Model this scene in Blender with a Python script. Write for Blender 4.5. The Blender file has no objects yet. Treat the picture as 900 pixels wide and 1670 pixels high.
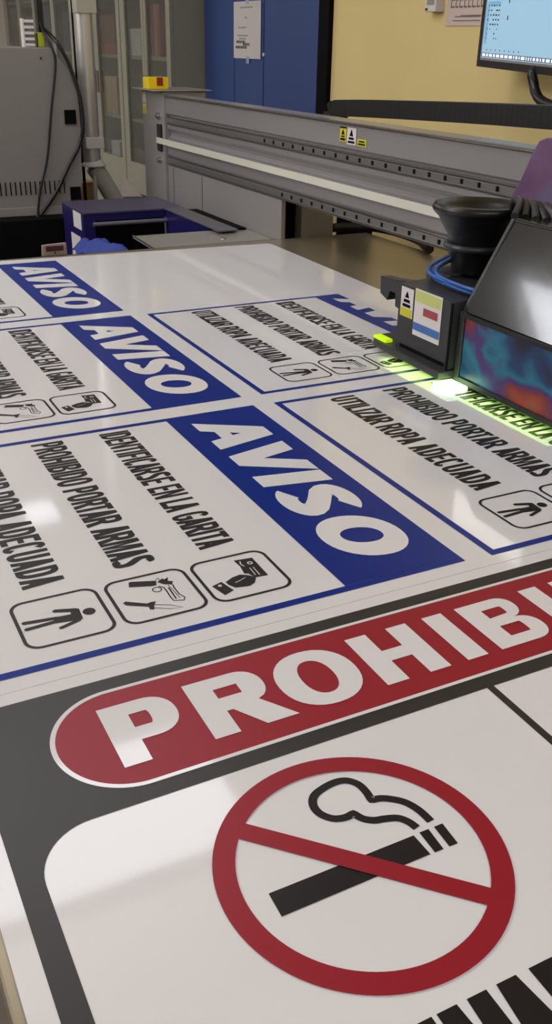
import bpy, bmesh, math, random
from mathutils import Vector, Matrix
from mathutils.geometry import tessellate_polygon
random.seed(7)
SC = bpy.context.scene
COL = SC.collection

# ------------------------------------------------------------------ materials
def lin(c):
    return tuple(((v/255)/12.92 if v/255 <= .04045 else ((v/255+.055)/1.055)**2.4) for v in c)
MATS = {}
def mat(name, rgb, rough=.5, metal=0., spec=.5, coat=0., noise=0., nscale=8., emit=None, estr=0., bump=0., bscale=60., stretch=None):
    if name in MATS: return MATS[name]
    m = bpy.data.materials.new(name); m.use_nodes = True
    nt = m.node_tree; b = nt.nodes['Principled BSDF']
    c = lin(rgb) + (1,)
    b.inputs['Base Color'].default_value = c
    b.inputs['Roughness'].default_value = rough
    b.inputs['Metallic'].default_value = metal
    b.inputs['Specular IOR Level'].default_value = spec
    b.inputs['Coat Weight'].default_value = coat
    b.inputs['Coat Roughness'].default_value = .06
    if noise or bump:
        tc = nt.nodes.new('ShaderNodeTexCoord'); mp = nt.nodes.new('ShaderNodeMapping')
        if stretch: mp.inputs['Scale'].default_value = stretch
        nt.links.new(tc.outputs['Object'], mp.inputs['Vector'])
    if noise:
        n = nt.nodes.new('ShaderNodeTexNoise'); n.inputs['Scale'].default_value = nscale; n.inputs['Detail'].default_value = 5
        r = nt.nodes.new('ShaderNodeValToRGB')
        r.color_ramp.elements[0].position = .3; r.color_ramp.elements[1].position = .7
        r.color_ramp.elements[0].color = tuple(v*(1-noise) for v in c[:3])+(1,)
        r.color_ramp.elements[1].color = tuple(min(1, v*(1+noise)) for v in c[:3])+(1,)
        nt.links.new(mp.outputs[0], n.inputs['Vector']); nt.links.new(n.outputs['Fac'], r.inputs['Fac'])
        nt.links.new(r.outputs['Color'], b.inputs['Base Color'])
    if bump:
        n2 = nt.nodes.new('ShaderNodeTexNoise'); n2.inputs['Scale'].default_value = bscale
        bp = nt.nodes.new('ShaderNodeBump'); bp.inputs['Strength'].default_value = bump; bp.inputs['Distance'].default_value = .002
        nt.links.new(mp.outputs[0], n2.inputs['Vector']); nt.links.new(n2.outputs['Fac'], bp.inputs['Height'])
        nt.links.new(bp.outputs['Normal'], b.inputs['Normal'])
    if emit:
        b.inputs['Emission Color'].default_value = lin(emit)+(1,); b.inputs['Emission Strength'].default_value = estr
    MATS[name] = m
    return m

def art_material(name, stops, scale, rough, dist=1.5):
    m = bpy.data.materials.new(name); m.use_nodes = True
    nt = m.node_tree; b = nt.nodes['Principled BSDF']
    tc = nt.nodes.new('ShaderNodeTexCoord'); n = nt.nodes.new('ShaderNodeTexNoise')
    n.inputs['Scale'].default_value = scale; n.inputs['Detail'].default_value = 2.5; n.inputs['Distortion'].default_value = dist
    r = nt.nodes.new('ShaderNodeValToRGB')
    el = r.color_ramp.elements
    el[0].position = stops[0][0]; el[0].color = lin(stops[0][1])+(1,)
    el[1].position = stops[-1][0]; el[1].color = lin(stops[-1][1])+(1,)
    for p, c in stops[1:-1]:
        e = el.new(p); e.color = lin(c)+(1,)
    nt.links.new(tc.outputs['Object'], n.inputs['Vector']); nt.links.new(n.outputs['Fac'], r.inputs['Fac'])
    nt.links.new(r.outputs['Color'], b.inputs['Base Color'])
    b.inputs['Roughness'].default_value = rough
    MATS[name] = m
    return m

def glass_material():
    m = bpy.data.materials.new('cabinet_glass'); m.use_nodes = True
    nt = m.node_tree; nt.nodes.clear()
    o = nt.nodes.new('ShaderNodeOutputMaterial'); t = nt.nodes.new('ShaderNodeBsdfTransparent'); g = nt.nodes.new('ShaderNodeBsdfGlossy')
    t.inputs[0].default_value = (.82,.84,.82,1); g.inputs['Roughness'].default_value = .12; g.inputs['Color'].default_value = (.8,.8,.8,1)
    lw = nt.nodes.new('ShaderNodeLayerWeight'); lw.inputs[0].default_value = .5
    pw = nt.nodes.new('ShaderNodeMath'); pw.operation='POWER'; pw.inputs[1].default_value = 3.5
    nt.links.new(lw.outputs['Facing'], pw.inputs[0])
    f = nt.nodes.new('ShaderNodeMath'); f.operation='MULTIPLY_ADD'; f.inputs[1].default_value=.7; f.inputs[2].default_value=.04
    nt.links.new(pw.outputs[0], f.inputs[0])
    mx = nt.nodes.new('ShaderNodeMixShader')
    nt.links.new(f.outputs[0], mx.inputs[0]); nt.links.new(t.outputs[0], mx.inputs[1]); nt.links.new(g.outputs[0], mx.inputs[2]); nt.links.new(mx.outputs[0], o.inputs[0])
    MATS['glass'] = m
    return m

WHITE = mat('white_pvc', (223,220,219), .06, spec=.55)
BLUE = mat('blue_ink', (0,37,126), .3, spec=.28)
INK = mat('black_ink', (28,22,24), .4, spec=.35)
RED = mat('red_ink', (146,14,34), .42, spec=.45)
WINK = mat('white_print', (224,221,220), .06, spec=.55)
BLACKP = mat('black_panel_ink', (38,34,33), .42, spec=.55)
SEAM = mat('sheet_edge', (120,116,112), .5)
BEDM = mat('bed_aluminium', (150,138,116), .3, metal=.55, noise=.06, nscale=3)
BEDR = mat('bed_rim', (88,86,82), .4, metal=.5)
GREY = mat('machine_grey', (150,145,142), .38, metal=.15, noise=.03, nscale=4)
GREYD = mat('machine_grey_dark', (104,100,98), .35, metal=.3)
BEAM = mat('beam_grey', (158,154,153), .3, metal=.35)
STEEL = mat('rail_steel', (176,172,168), .2, metal=.9)
RAILM = mat('rail_grey_steel', (140,136,132), .28, metal=.6)
BELT = mat('belt_white', (208,206,190), .5)
BLK = mat('black_plastic', (20,20,21), .35)
BLKM = mat('black_matte', (6,6,7), .8, spec=.12)
DGREY = mat('dark_grey_metal', (58,58,60), .36, metal=.2)
HOOD = mat('hood_gloss', (30,32,31), .13, spec=.9, coat=.6, bump=.08, bscale=18)
YEL = mat('yellow_plastic', (245,214,10), .45)
YLAB = mat('yellow_label', (206,198,40), .5)
WLAB = mat('white_label', (222,216,212), .5)
REDP = mat('red_plastic', (150,24,18), .4)
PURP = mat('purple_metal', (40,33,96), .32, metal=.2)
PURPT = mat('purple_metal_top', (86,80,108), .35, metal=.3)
CABM = mat('cabinet_paint', (146,143,124), .45, noise=.03)
CABIN = mat('cabinet_inside_shade', (84,78,68), .7)  # cabinet paint darkened, interior shade put into the colour
LOCK = mat('locker_blue', (50,76,132), .45, noise=.05, nscale=2)
LOCKD = mat('locker_blue_dark', (22,34,72), .5)
WALLY = mat('wall_yellow', (238,214,148), .8, noise=.05, nscale=2.2, bump=.15, bscale=25)
WALLW = mat('wall_white', (206,200,190), .85, noise=.03)
CEIL = mat('ceiling_white', (212,208,200), .9)
FLOOR = mat('floor_concrete', (116,106,92), .55, noise=.12, nscale=5)
PAPER = mat('paper', (214,206,200), .7)
PIPE = mat('pipe_steel', (205,202,196), .3, metal=.6)
DUCT = mat('duct_grey', (176,172,160), .5)
CARD = mat('cardboard', (176,140,96), .8, noise=.06)
BLUEC = mat('blue_cable', (38,92,170), .4)
CLOTH = mat('blue_cloth', (50,64,140), .8, noise=.1)
LIME = mat('lime_glow', (190,220,10), .4, emit=(190,235,10), estr=.5)
GLASS = glass_material()
ART = art_material('hood_artwork', [(.30,(26,30,60)),(.40,(24,60,104)),(.48,(34,112,140)),(.54,(66,50,112)),(.60,(120,44,50)),(.67,(160,66,44)),(.74,(50,104,70))], 8, .25, .4)
PART = art_material('board_artwork', [(.3,(84,68,108)),(.5,(120,84,118)),(.7,(108,112,142))], 5, .3)

# ------------------------------------------------------------------ object helpers
def link(o, parent=None):
    COL.objects.link(o)
    if parent is not None: o.parent = parent
    return o
def props(o, label=None, cat=None, group=None, kind=None):
    if label: o['label'] = label
    if cat: o['category'] = cat
    if group: o['group'] = group
    if kind: o['kind'] = kind
    return o
def empty(name, loc, label=None, cat=None, group=None, parent=None, kind=None):
    o = bpy.data.objects.new(name, None); o.location = loc; o.empty_display_size = .05
    link(o, parent); return props(o, label, cat, group, kind)
def world_loc(p):
    v = Vector((0,0,0))
    while p is not None:
        v = v + p.location; p = p.parent
    return v

class MB:
    """collects shapes in world coordinates, builds one mesh"""
    def __init__(s): s.v = []; s.f = []; s.sm = []
    def add(s, vs, fs, smooth=False):
        b = len(s.v); s.v += [tuple(v) for v in vs]; s.f += [tuple(b+i for i in f) for f in fs]; s.sm += [smooth]*len(fs)
        return s
    def box(s, x0, x1, y0, y1, z0, z1, M=None):
        vs = [Vector((x,y,z)) for x in (x0,x1) for y in (y0,y1) for z in (z0,z1)]
        if M: vs = [M @ v for v in vs]
        return s.add(vs, [(0,1,3,2),(4,6,7,5),(0,4,5,1),(2,3,7,6),(0,2,6,4),(1,5,7,3)])
    def prism(s, pts, axis, a, b):
        """pts 2D outline; axis 'x','y','z' extrude from a to b. 2D order: x->(y,z), y->(x,z), z->(x,y)"""
        def P(p, w):
            return {'x':(w,p[0],p[1]),'y':(p[0],w,p[1]),'z':(p[0],p[1],w)}[axis]
        n = len(pts)
        vs = [P(p,a) for p in pts]+[P(p,b) for p in pts]
        tris = tessellate_polygon([[Vector((p[0],p[1],0)) for p in pts]])
        fs = [tuple(t) for t in tris]+[tuple(n+i for i in reversed(t)) for t in tris]
        fs += [(i,(i+1)%n,n+(i+1)%n,n+i) for i in range(n)]
        return s.add(vs, fs)
    def tube(s, pts, r, seg=10, caps=True, r1=None):
        pts = [Vector(p) for p in pts]; n = len(pts); vs = []; up = Vector((0,0,1))
        prev = None
        for i,p in enumerate(pts):
            d = (pts[min(i+1,n-1)]-pts[max(i-1,0)]).normalized()
            if prev is None:
                a = d.cross(up)
                if a.length < 1e-3: a = d.cross(Vector((1,0,0)))
            else:
                a = prev - d*prev.dot(d)
            a.normalize(); prev = a; b = d.cross(a)
            rr = r if r1 is None else r+(r1-r)*i/(n-1)
            for k in range(seg):
                t = 2*math.pi*k/seg; vs.append(p+a*math.cos(t)*rr+b*math.sin(t)*rr)
        fs = [(i*seg+k, i*seg+(k+1)%seg, (i+1)*seg+(k+1)%seg, (i+1)*seg+k) for i in range(n-1) for k in range(seg)]
        s.add(vs, fs, True)
        if caps: s.add(vs[:seg], [tuple(range(seg))]); s.add(vs[-seg:], [tuple(reversed(range(seg)))])
        return s
    def lathe(s, c, prof, seg=32):
        """prof list of (r,z) about vertical axis at c"""
        n = len(prof); vs = [(c[0]+r*math.cos(2*math.pi*k/seg), c[1]+r*math.sin(2*math.pi*k/seg), c[2]+z) for r,z in prof for k in range(seg)]
        fs = [(i*seg+k, i*seg+(k+1)%seg, (i+1)*seg+(k+1)%seg, (i+1)*seg+k) for i in range(n-1) for k in range(seg)]
        return s.add(vs, fs, True)
    def flat(s, outer, holes, P):
        loops = [[Vector((x,y,0)) for x,y in L] for L in [outer]+list(holes)]
        allp = [q for L in loops for q in L]
        tris = tessellate_polygon(loops)
        fs = []
        for t in tris:
            a,b,c = (allp[i] for i in t)
            fs.append(tuple(t) if (b-a).cross(c-a).z > 0 else tuple(reversed(t)))
        return s.add([P(q.x,q.y) for q in allp], fs)
    def build(s, name, m, parent=None, bevel=0., clipx=None, fixn=True):
        o0 = world_loc(parent) if parent is not None else Vector((0,0,0))
        me = bpy.data.meshes.new(name)
        me.from_pydata([tuple(Vector(v)-o0) for v in s.v], [], s.f)
        for p,sm in zip(me.polygons, s.sm): p.use_smooth = sm
        bm = bmesh.new(); bm.from_mesh(me)
        if clipx is not None:
            bmesh.ops.bisect_plane(bm, geom=bm.verts[:]+bm.edges[:]+bm.faces[:], plane_co=(clipx-o0.x,0,0), plane_no=(1,0,0), clear_outer=True)
        if fixn: bmesh.ops.recalc_face_normals(bm, faces=bm.faces)
        if bevel:
            ed = [e for e in bm.edges if len(e.link_faces)==2 and e.calc_face_angle(0) > .6]
            bmesh.ops.bevel(bm, geom=ed, offset=bevel, segments=2, affect='EDGES', profile=.6)
        bm.to_mesh(me); bm.free()
        me.materials.append(m)
        o = bpy.data.objects.new(name, me)
        return link(o, parent)
def B(name, m, parent, x0,x1,y0,y1,z0,z1, bevel=0.):
    return MB().box(x0,x1,y0,y1,z0,z1).build(name, m, parent, bevel)

# ------------------------------------------------------------------ 2D shapes
def ell(cx, cy, rx, ry, a0=0, a1=360, n=24, p=2.):
    out = []
    for i in range(n+1):
        t = math.radians(a0+(a1-a0)*i/n); c,s_ = math.cos(t), math.sin(t)
        out.append((cx+rx*math.copysign(abs(c)**(2/p),c), cy+ry*math.copysign(abs(s_)**(2/p),s_)))
    if abs(a1-a0) == 360: out.pop()
    return out
def rrect(x0,x1,y0,y1,rx,ry=None,n=8):
    ry = ry or rx; o = []
    for cx,cy,a in ((x1-rx,y0+ry,-90),(x1-rx,y1-ry,0),(x0+rx,y1-ry,90),(x0+rx,y0+ry,180)):
        o += ell(cx,cy,rx,ry,a,a+90,n)
    return o
def band(path, w, closed=False, round_caps=False):
    P = [Vector((a,b)) for a,b in path]; n = len(P); L=[];R=[]
    for i in range(n):
        if closed: d = P[(i+1)%n]-P[i-1]
        else: d = P[min(i+1,n-1)]-P[max(i-1,0)]
        d.normalize(); nn = Vector((-d.y,d.x)); ww = w(i/(n-1)) if callable(w) else w
        L.append(P[i]+nn*ww/2); R.append(P[i]-nn*ww/2)
    if closed: return [tuple(q) for q in L],[tuple(q) for q in R]
    out = [tuple(q) for q in L]
    if round_caps:
        d=(P[-1]-P[-2]).normalized(); a=math.degrees(math.atan2(d.y,d.x)); out += ell(P[-1].x,P[-1].y,w/2,w/2,a+80,a-80,8)
    out += [tuple(q) for q in reversed(R)]
    if round_caps:
        d=(P[0]-P[1]).normalized(); a=math.degrees(math.atan2(d.y,d.x)); out += ell(P[0].x,P[0].y,w/2,w/2,a+80,a-80,8)
    return out
def spline(pts, n=8, closed=False):
    out=[]; N=len(pts); rng = range(N if closed else N-1)
    g = (lambda i: pts[i%N]) if closed else (lambda i: pts[max(0,min(N-1,i))])
    for i in rng:
        p0,p1,p2,p3 = g(i-1),g(i),g(i+1),g(i+2)
        for k in range(n):
            t=k/n
            out.append(tuple(.5*((2*p1[j])+(-p0[j]+p2[j])*t+(2*p0[j]-5*p1[j]+4*p2[j]-p3[j])*t*t+(-p0[j]+3*p1[j]-3*p2[j]+p3[j])*t**3) for j in range(len(pts[0]))))
    if not closed: out.append(tuple(pts[-1]))
    return out

# glyph outlines: height 1, width w, stem s, stroke t -> list of (outer, holes)
def glyph(ch, w, s, t, p=2.3):
    q = .02
    if ch == 'I': return [([(0,0),(w,0),(w,1),(0,1)],[])]
    if ch == 'L': return [([(0,0),(w,0),(w,t),(s,t),(s,1),(0,1)],[])]
    if ch == 'E': return [([(0,0),(w,0),(w,t),(s,t),(s,.5-t*.45),(w*.93,.5-t*.45),(w*.93,.5+t*.45),(s,.5+t*.45),(s,1-t),(w,1-t),(w,1),(0,1)],[])]
    if ch == 'F': return [([(0,0),(s,0),(s,.46-t*.45),(w*.93,.46-t*.45),(w*.93,.46+t*.45),(s,.46+t*.45),(s,1-t),(w,1-t),(w,1),(0,1)],[])]
    if ch == 'T': return [([(w/2-s/2,0),(w/2+s/2,0),(w/2+s/2,1-t),(w,1-t),(w,1),(0,1),(0,1-t),(w/2-s/2,1-t)],[])]
    if ch == 'H': return [([(0,0),(s,0),(s,.5-t/2),(w-s,.5-t/2),(w-s,0),(w,0),(w,1),(w-s,1),(w-s,.5+t/2),(s,.5+t/2),(s,1),(0,1)],[])]
    if ch == 'N':
        return [([(0,0),(s*.95,0),(s*.95,.6),(w-s,0),(w,0),(w,1),(w-s*.95,1),(w-s*.95,.4),(s,1),(0,1)],[])]
    if ch == 'M':
        m = s*1.25
        return [([(0,0),(s*.9,0),(s*.9,.68),(w/2-s*.3,0),(w/2+s*.3,0),(w-s*.9,.68),(w-s*.9,0),(w,0),(w,1),(w-m,1),(w/2,.36),(m,1),(0,1)],[])]
    if ch == 'Z': return [([(0,0),(w,0),(w,t),(s*1.15,t),(w,1-t),(w,1),(0,1),(0,1-t),(w-s*1.15,1-t),(0,t)],[])]
    if ch in 'AV':
        a = s*1.1; k = w/2-a/2; s2 = s*1.08; ytop = (w/2-s2)/k; c0,c1 = .2,.2+t*.85
        fx = lambda y: s2+k*y
        if ch == 'A':
            hole = [(fx(c1),c1),(w-fx(c1),c1),(w/2,ytop)] if ytop > c1+.05 else None
            return [([(0,0),(s2,0),(fx(c0),c0),(w-fx(c0),c0),(w-s2,0),(w,0),(w/2+a/2,1),(w/2-a/2,1)],[hole] if hole else [])]
        return [([(0,1),(w/2-a/2,0),(w/2+a/2,0),(w,1),(w-s2,1),(w/2,1-ytop),(s2,1)],[])]
    if ch == 'O': return [(ell(w/2,.5,w/2,.5+q,n=36,p=p),[ell(w/2,.5,w/2-s,.5+q-t,n=30,p=p)])]
    if ch == 'U':
        return [([(0,1)]+ell(w/2,.36,w/2,.36+q,180,360,16,p)+[(w,1),(w-s,1)]+ell(w/2,.36,w/2-s,.36+q-t,360,180,14,p)+[(s,1)],[])]
    if ch == 'D':
        r = min(w*.6,.5)
        return [([(0,0)]+ell(w-r,.5,r,.5,-90,90,20,p)+[(0,1)],[[(s,t)]+ell(w-r,.5,r-s,.5-t,-90,90,18,p)+[(s,1-t)]])]
    if ch in 'PR':
        y0 = .40 if ch == 'R' else .34; r = min(w*.5,(1-y0)/2); cy=(1+y0)/2; ry=(1-y0)/2
        hole = [(s,y0+t)]+ell(w-r,cy,r-s,ry-t,-90,90,14,p)+[(s,1-t)]
        if ch == 'P': return [([(0,0),(s,0),(s,y0)]+ell(w-r,cy,r,ry,-90,90,18,p)+[(0,1)],[hole])]
        e = w*.97
        if w/s < 2.6:   # condensed: straight leg
            return [([(0,0),(s,0),(s,y0),(w-s*1.15,y0),(w-s*1.05,0),(w,0),(w-s*.12,y0+.04)]+ell(w-r,cy,r,ry,-62,90,16,p)+[(0,1)],[hole])]
        return [([(0,0),(s,0),(s,y0-.02),(s*1.25,y0-.02),(w*1.13-s*1.3,0),(w*1.13,0),(w*.80,y0+.03)]+ell(w-r,cy,r,ry,-50,90,16,p)+[(0,1)],[hole])]
    if ch == 'B':
        ym=.53; r1=min(w*.45,.235)
        lo = ell(w-r1*1.15,ym/2,r1*1.15,ym/2,-90,84,14,p); hi = ell(w*.94-r1,(1+ym)/2,r1,(1-ym)/2,-84,90,14,p)
        h1 = [(s,t*.9)]+ell(w-r1*1.15,ym/2+t*.2,max(r1*1.15-s,.02),ym/2-t*.7,-90,90,10,p)+[(s,ym-t*.5)]
        h2 = [(s,ym+t*.4)]+ell(w*.94-r1,(1+ym)/2-t*.2,max(r1-s,.02),(1-ym)/2-t*.7,-90,90,10,p)+[(s,1-t*.9)]
        return [([(0,0)]+lo+hi+[(0,1)],[h1,h2])]
    if ch in 'CG':
        o = ell(w/2,.5,w/2,.5+q,38 if ch=='C' else 38,(322 if ch=='C' else 305),30,p)
        i = ell(w/2,.5,w/2-s,.5+q-t,(322 if ch=='C' else 300),38,28,p)
        if ch == 'C': return [(o+i,[])]
        o = ell(w/2,.5,w/2,.5+q,38,318,30,p); 
        return [(o+[(w,.10),(w,.52),(w*.46,.52),(w*.46,.52-t*.85),(w-s,.52-t*.85),(w-s,.25)]+ell(w/2,.5,w/2-s,.5+q-t,300,38,28,p),[])]
    if ch == 'S':
        cx=w/2; rx=w/2-s/2; tt=t*1.02
        yt=.76; yb=.25; rt=1+q-yt-tt/2; rb=yb+q-tt/2
        top=ell(cx,yt,rx*.96,rt,18,180,14,p); bot=ell(cx,yb,rx,rb,0,-162,14,p)
        mid=[(cx-rx*.94,yt-.05),(cx-rx*.70,yt-.135),(cx-rx*.25,.555),(cx+rx*.25,.475),(cx+rx*.74,yb+.135),(cx+rx*.97,yb+.05)]
        path=[Vector(v) for v in top+mid+bot]; Lp=[];Rp=[]
        for i in range(len(path)):
            d=path[min(i+1,len(path)-1)]-path[max(i-1,0)]; d.normalize()
            o=Vector((-d.y*s/2,d.x*tt/2))*(1+(.5 if s < .2 else 0)*abs(d.x*d.y)); Lp.append(tuple(path[i]+o)); Rp.append(tuple(path[i]-o))
        return [(Lp+Rp[::-1],[])]
    return []
WREL = dict(I=.36,M=1.25,N=1.04,O=1.03,A=1.02,V=1.0,E=.88,F=.84,L=.82,T=.92,S=.93,Z=.9,P=.94,R=1.0,B=1.,C=.96,G=1.,H=1.02,U=1.,D=1.)
def text(mb, string, P, x0, x1, y0, h, stem, tstem, gap, space, slant=0., p=2.4, wrel=WREL, istem=None):
    """fits string between x0 and x1; stem etc. in units of h"""
    u = 0
    for c in string: u += wrel[c] if c not in ' I' else 0
    nI = string.count('I'); nsp = string.count(' '); L = (x1-x0)/h
    kern = [(-.045 if (('A' in pr and not set(pr)&set('HIDENMBU')) or pr in ('LA','RT','TA')) and ' ' not in pr else 0) for pr in (string[i:i+2] for i in range(len(string)-1))]+[0]
    total_gap = gap*(len(string)-1-nsp) + space*nsp + sum(kern)
    wI = stem if istem is None else istem
    W = (L-total_gap-nI*wI)/u
    x = 0
    for c, kn in zip(string, kern):
        if c == ' ': x += space-gap; continue
        w = wI if c == 'I' else W*wrel[c]
        for outer, holes in glyph(c, w, stem, tstem, p):
            T = lambda q: (x0+(x+q[0]+q[1]*slant)*h, y0+q[1]*h)
            mb.flat([T(q) for q in outer], [[T(q) for q in hh] for hh in holes], P)
        x += w+gap+kn
    return mb

# ------------------------------------------------------------------ room
FZ = -.85
def struct(name, mb, m): 
    o = mb.build(name, m); o['kind'] = 'structure'; return o
struct('floor', MB().box(-3.2,2.5,-3.2,9.2,FZ-.1,FZ), FLOOR)
struct('ceiling', MB().box(-3.2,2.5,-3.2,9.2,2.15,2.25), CEIL)
struct('wall_right', MB().box(2.02,2.14,-3.1,3.52,FZ,2.15).box(2.36,2.5,3.52,9.1,FZ,2.15).box(2.14,2.36,3.40,3.52,FZ,2.15), WALLY)
struct('wall_back', MB().box(-3.1,2.36,9.0,9.1,FZ,2.15), WALLW)
struct('wall_left', MB().box(-3.2,-3.1,-3.1,9.1,FZ,2.15), WALLW)
struct('wall_front', MB().box(-3.1,2.02,-3.2,-3.1,FZ,2.15), WALLW)
struct('trim_1', MB().box(2.0,2.02,3.505,3.585,FZ,2.15).box(2.02,2.06,3.521,3.585,FZ,2.15), BLKM)

# ------------------------------------------------------------------ ceiling lamps
def area(name, loc, sx, sy, power, color=(1,.96,.9), rot=(0,0,0)):
    l = bpy.data.lights.new(name,'AREA'); l.shape='RECTANGLE'; l.size=sx; l.size_y=sy; l.energy=power; l.color=color
    o = bpy.data.objects.new(name,l); o.location=loc; o.rotation_euler=rot; COL.objects.link(o); return o
def ceiling_lamp(x0,x1,y0,y1,label,strength,up=2.2,z=1.8):
    TUBE = mat('lamp_diffuser_%d'%int(strength*10), (250,248,244), .5, emit=(246,247,254), estr=strength)
    UPT = mat('uplight_fill_%d'%int(up*10), (250,248,244), .5, emit=(252,250,246), estr=up)
    t = empty('ceiling_lamp',((x0+x1)/2,(y0+y1)/2,z),label,'lamp','hanging light panels')
    MB().box(x0-.03,x1+.03,y0-.03,y0,z,z+.06).box(x0-.03,x1+.03,y1,y1+.03,z,z+.06).box(x0-.03,x0,y0,y1,z,z+.06).box(x1,x1+.03,y0,y1,z,z+.06).box(x0,x1,y0,y1,z+.02,z+.04).build('lamp_frame',CEIL,t)
    B('diffuser',TUBE,t,x0,x1,y0,y1,z+.002,z+.015)
    B('added_uplight',UPT,t,x0,x1,y0,y1,z+.045,z+.058)  # glowing top face added to brighten the ceiling
    for x,y in ((x0,y0),(x1,y1)): MB().tube([(x,y,z+.06),(x,y,2.15)],.004,6).build('hanger',STEEL,t)
ceiling_lamp(-.45,1.0,2.02,2.62,'large white light panel hanging above the notice sheet',4.)
ceiling_lamp(.86,1.03,4.47,4.74,'small square light panel hanging in front of the storage cabinets',3.)
ceiling_lamp(-1.24,-.68,3.22,3.57,'light panel hanging at the left, beyond the grey equipment cabinet',7.5)
ceiling_lamp(-1.2,1.2,-1.7,-.6,'wide unseen fill light panel added behind the near end of the printer bed',3.6,2.5)  # unseen panel added behind the camera for soft fill
ceiling_lamp(-2.8,-1.8,1.9,3.9,'long unseen fill light panel added to the left of the printer bed',11.,4.)  # unseen panel added to brighten the right wall and the beam
ceiling_lamp(-.9,.7,5.9,6.9,'light panel hanging at the far end of the room',7.,4.)
t = empty('wall_lamp',(2.0,2.23,.97),'small white lamp box high on the yellow wall above the monitor','lamp')
B('lamp_housing',CEIL,t,1.985,2.02,2.03,2.43,.875,1.065)
B('diffuser',mat('wall_lamp_diffuser',(250,248,240),.5,emit=(255,250,240),estr=1.8),t,1.975,1.984,2.05,2.41,.89,1.05)

# ------------------------------------------------------------------ printer bed
bed = empty('printer_bed',(.8,1.0,FZ),'flat metal printer bed lying under the printed notice sheets','printer bed')
B('bed_plate',BEDM,bed,.03,1.56,-.68,2.455,-.03,-.0035,.002)
MB().box(.03,1.26,2.455,2.475,-.07,-.006).build('edge_rail',BEDR,bed,.002)
MB().box(.06,1.5,-.66,2.44,-.16,-.031).build('bed_frame',GREYD,bed,.004)
for x,y in ((.15,-.55),(1.35,-.55),(.15,2.2),(1.2,2.2)):
    B('leg',GREYD,bed,x-.05,x+.05,y-.05,y+.05,FZ,-.161,.004)

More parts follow.
